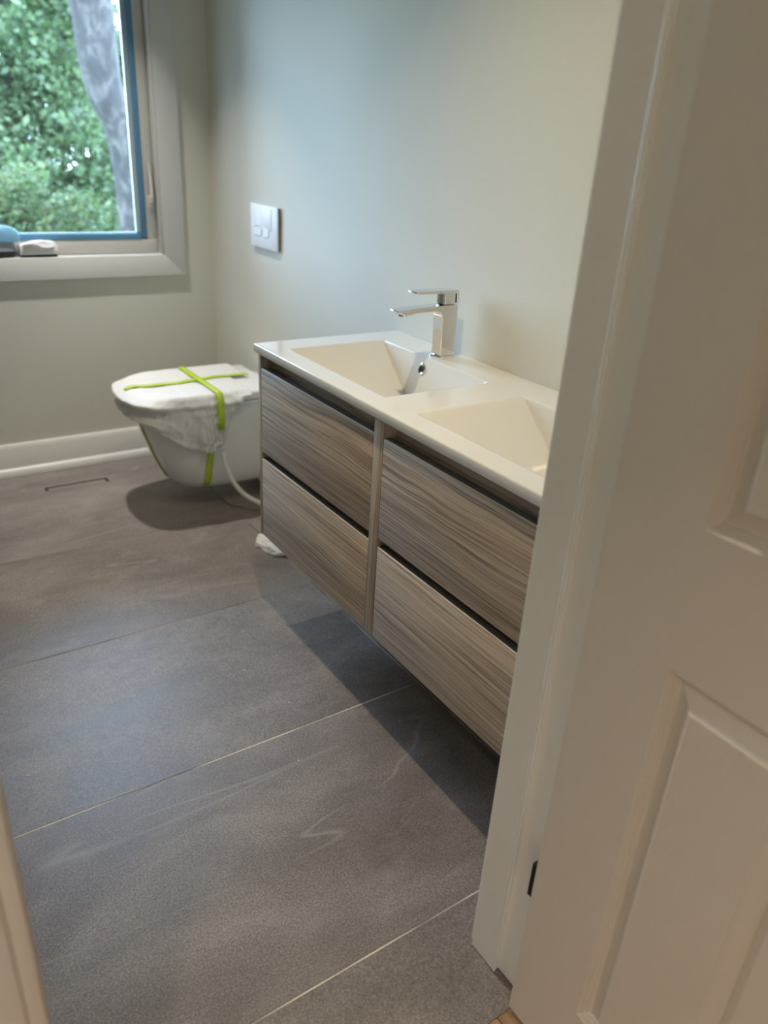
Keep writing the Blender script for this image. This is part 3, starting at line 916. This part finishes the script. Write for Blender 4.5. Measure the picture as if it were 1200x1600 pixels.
# strip under the front of the bowl
strip('tape_strip', [(blerp(z)[0] - 0.002, TY - 0.02, z) for z in [0.385 - 0.265 * i / 14 for i in range(15)]], 'green_tape', toi, (0, 1, 0), 0.030)

hose = tag(tube('water_hose', [(-0.296, 0.652, 0.262), (-0.292, 0.650, 0.220), (-0.268, 0.648, 0.150), (-0.225, 0.640, 0.085), (-0.170, 0.615, 0.045), (-0.110, 0.585, 0.022), (-0.060, 0.55, 0.012), (-0.045, 0.45, 0.011)], 0.0095, 'hose', None, 12),
           'white flexible hose hanging from the wrapped toilet to the floor', 'hose')

# ------------------------------------------------------------------ crumpled paper by the vanity corner
bm = bmesh.new()
bmesh.ops.create_icosphere(bm, subdivisions=4, radius=1.0)
for v in bm.verts:
    p = v.co.copy()
    d = 1 + 0.30 * noise.noise(p * 1.7 + Vector((3, 1, 2))) + 0.16 * abs(noise.noise(p * 4.1)) + 0.06 * noise.noise(p * 9)
    q = Vector((p.x * 0.052 * d, p.y * 0.090 * d, max(-0.0, p.z) * 0.034 * d + 0.002 * p.z))
    ca, sa = math.cos(0.35), math.sin(0.35)
    v.co = Vector((-0.235 + q.x * ca - q.y * sa, 0.325 + q.x * sa + q.y * ca, 0.003 + q.z))
paper = tag(finish('crumpled_paper', bm, 'wrap', None, 30), 'crumpled white paper scrap on the floor by the vanity corner', 'paper')

# ------------------------------------------------------------------ floor vent, tile insert with dark slots
vx0, vx1, vy0, vy1 = -0.842, -0.593, 1.160, 1.214
vent = tag(empty('floor_vent', ((vx0 + vx1) / 2, (vy0 + vy1) / 2, 0)), 'flush rectangular floor vent with dark slots near the baseboard', 'vent')
box('slot', (vx0, vy1 - 0.013, 0.0), (vx1, vy1, 0.0012), 'vent', vent)
box('slot', (vx1 - 0.013, vy0 + 0.012, 0.0), (vx1, vy1 - 0.013, 0.0012), 'vent', vent)
box('slot', (vx0, vy0 + 0.020, 0.0), (vx0 + 0.011, vy1 - 0.013, 0.0012), 'vent', vent)
box('insert', (vx0 + 0.011, vy0, 0.0), (vx1 - 0.013, vy1 - 0.013, 0.0010), 'tile', vent)

# ------------------------------------------------------------------ outdoors
rnd = random.Random(7)
struct(box('ground', (-25, YB + 0.2, -0.75), (25, 40, -0.70), 'grass'), 'green lawn outside the window')

def leaf_cloud(name, parent, blobs, count, size, mat):
    verts, faces = [], []
    tot = sum(b[3] * b[4] * b[5] for b in blobs)
    for (cx, cy, cz, rx, ry, rz) in blobs:
        k = int(count * rx * ry * rz / tot)
        boughs = []
        while len(boughs) < max(8, k // 130):
            q = Vector((rnd.uniform(-1, 1), rnd.uniform(-1, 1), rnd.uniform(-1, 1)))
            if 0.15 < q.length < 1:
                boughs.append(Vector((cx + q.x * rx, cy + q.y * ry, cz + q.z * rz)))
        for i_ in range(k):
            m = boughs[i_ % len(boughs)]
            w = 0.42 * (rx * ry * rz) ** (1 / 3) / (len(boughs) ** (1 / 3)) * 1.5
            c = m + Vector((rnd.gauss(0, w), rnd.gauss(0, w), rnd.gauss(0, w * 0.6)))
            s = size * rnd.uniform(0.6, 1.4)
            a = Vector((rnd.gauss(0, 1), rnd.gauss(0, 1), rnd.gauss(0, 0.7))).normalized()
            b = a.cross(Vector((rnd.gauss(0, 1), rnd.gauss(0, 1), rnd.gauss(0, 1)))).normalized()
            i = len(verts)
            verts += [c - a * s, c - b * s * 0.5 + a * s * 0.1, c + a * s, c + b * s * 0.5 + a * s * 0.1]
            faces.append((i, i + 1, i + 2, i + 3))
    me = bpy.data.meshes.new(name)
    base = wloc(parent)
    me.from_pydata([v - base for v in verts], [], faces)
    me.materials.append(MAT[mat])
    o = bpy.data.objects.new(name, me)
    COL.objects.link(o)
    o.parent = parent
    o['kind'] = 'stuff'
    return o

# grey leaning trunk
tree = tag(empty('tree', (0.80, 5.0, -0.70)), 'thick grey leaning tree trunk right outside the window', 'tree')
tube('trunk', [(0.80, 5.0, -0.80), (0.77, 5.0, 0.1), (0.762, 5.0, 0.60), (0.745, 5.0, 1.0), (0.705, 5.0, 1.35), (0.600, 5.0, 1.66), (0.57, 5.0, 2.16), (0.50, 5.05, 2.8), (0.35, 5.1, 3.8), (0.2, 5.1, 5.5)],
     lambda t: 0.118 if t < 0.4 else 0.118 + 0.045 * math.sin(min(1, (t - 0.4) / 0.4) * math.pi / 2), 'bark', tree, 16)
tube('branch', [(0.60, 5.0, 2.2), (1.0, 5.1, 3.2), (1.6, 5.2, 4.5)], lambda t: 0.09 - 0.06 * t, 'bark', tree, 10)

def bush(name, loc, blobs, count, size, mat, label, cat, trunk=None):
    o = tag(empty(name, loc), label, cat)
    leaf_cloud('foliage', o, blobs, count, size, mat)
    if trunk:
        tube('trunk', trunk, lambda t: 0.10 - 0.07 * t, 'bark', o, 8)
    return o
bush('conifer', (0.45, 7.7, -0.7), [(0.30, 7.7, 2.6, 1.15, 0.9, 1.4), (0.45, 7.8, 0.9, 1.5, 0.9, 1.1), (0.75, 7.8, 1.5, 0.7, 0.7, 1.2)], 26000, 0.045, 'leaf_dark', 'dark green conifer filling most of the window view', 'tree', [(0.45, 7.8, -0.75), (0.45, 7.8, 3.0)])
bush('broadleaf_tree', (0.8, 11.8, -0.7), [(0.8, 11.8, 2.6, 1.5, 0.9, 2.2), (0.3, 11.9, 4.6, 1.5, 0.8, 1.2)], 20000, 0.090, 'leaf_mid', 'mid green broadleaf tree behind the conifer', 'tree', [(0.8, 11.8, -0.75), (0.8, 11.8, 3.4)])
bush('lime_shrub', (0.1, 5.9, -0.7), [(0.02, 5.9, 0.35, 0.75, 0.5, 0.62), (0.55, 6.1, 0.2, 0.5, 0.4, 0.6)], 9000, 0.032, 'leaf_lime', 'bright lime green shrub low beside the grey trunk', 'shrub', [(0.1, 5.9, -0.75), (0.1, 5.9, 0.4)])
bush('far_tree', (4.3, 15.5, -0.7), [(4.1, 15.5, 1.2, 1.5, 0.9, 1.9), (5.0, 15.7, 2.8, 1.0, 0.8, 1.4)], 12000, 0.09, 'leaf_lime', 'pale green tree far behind the grey trunk', 'tree', [(4.3, 15.5, -0.75), (4.3, 15.5, 2.6)])
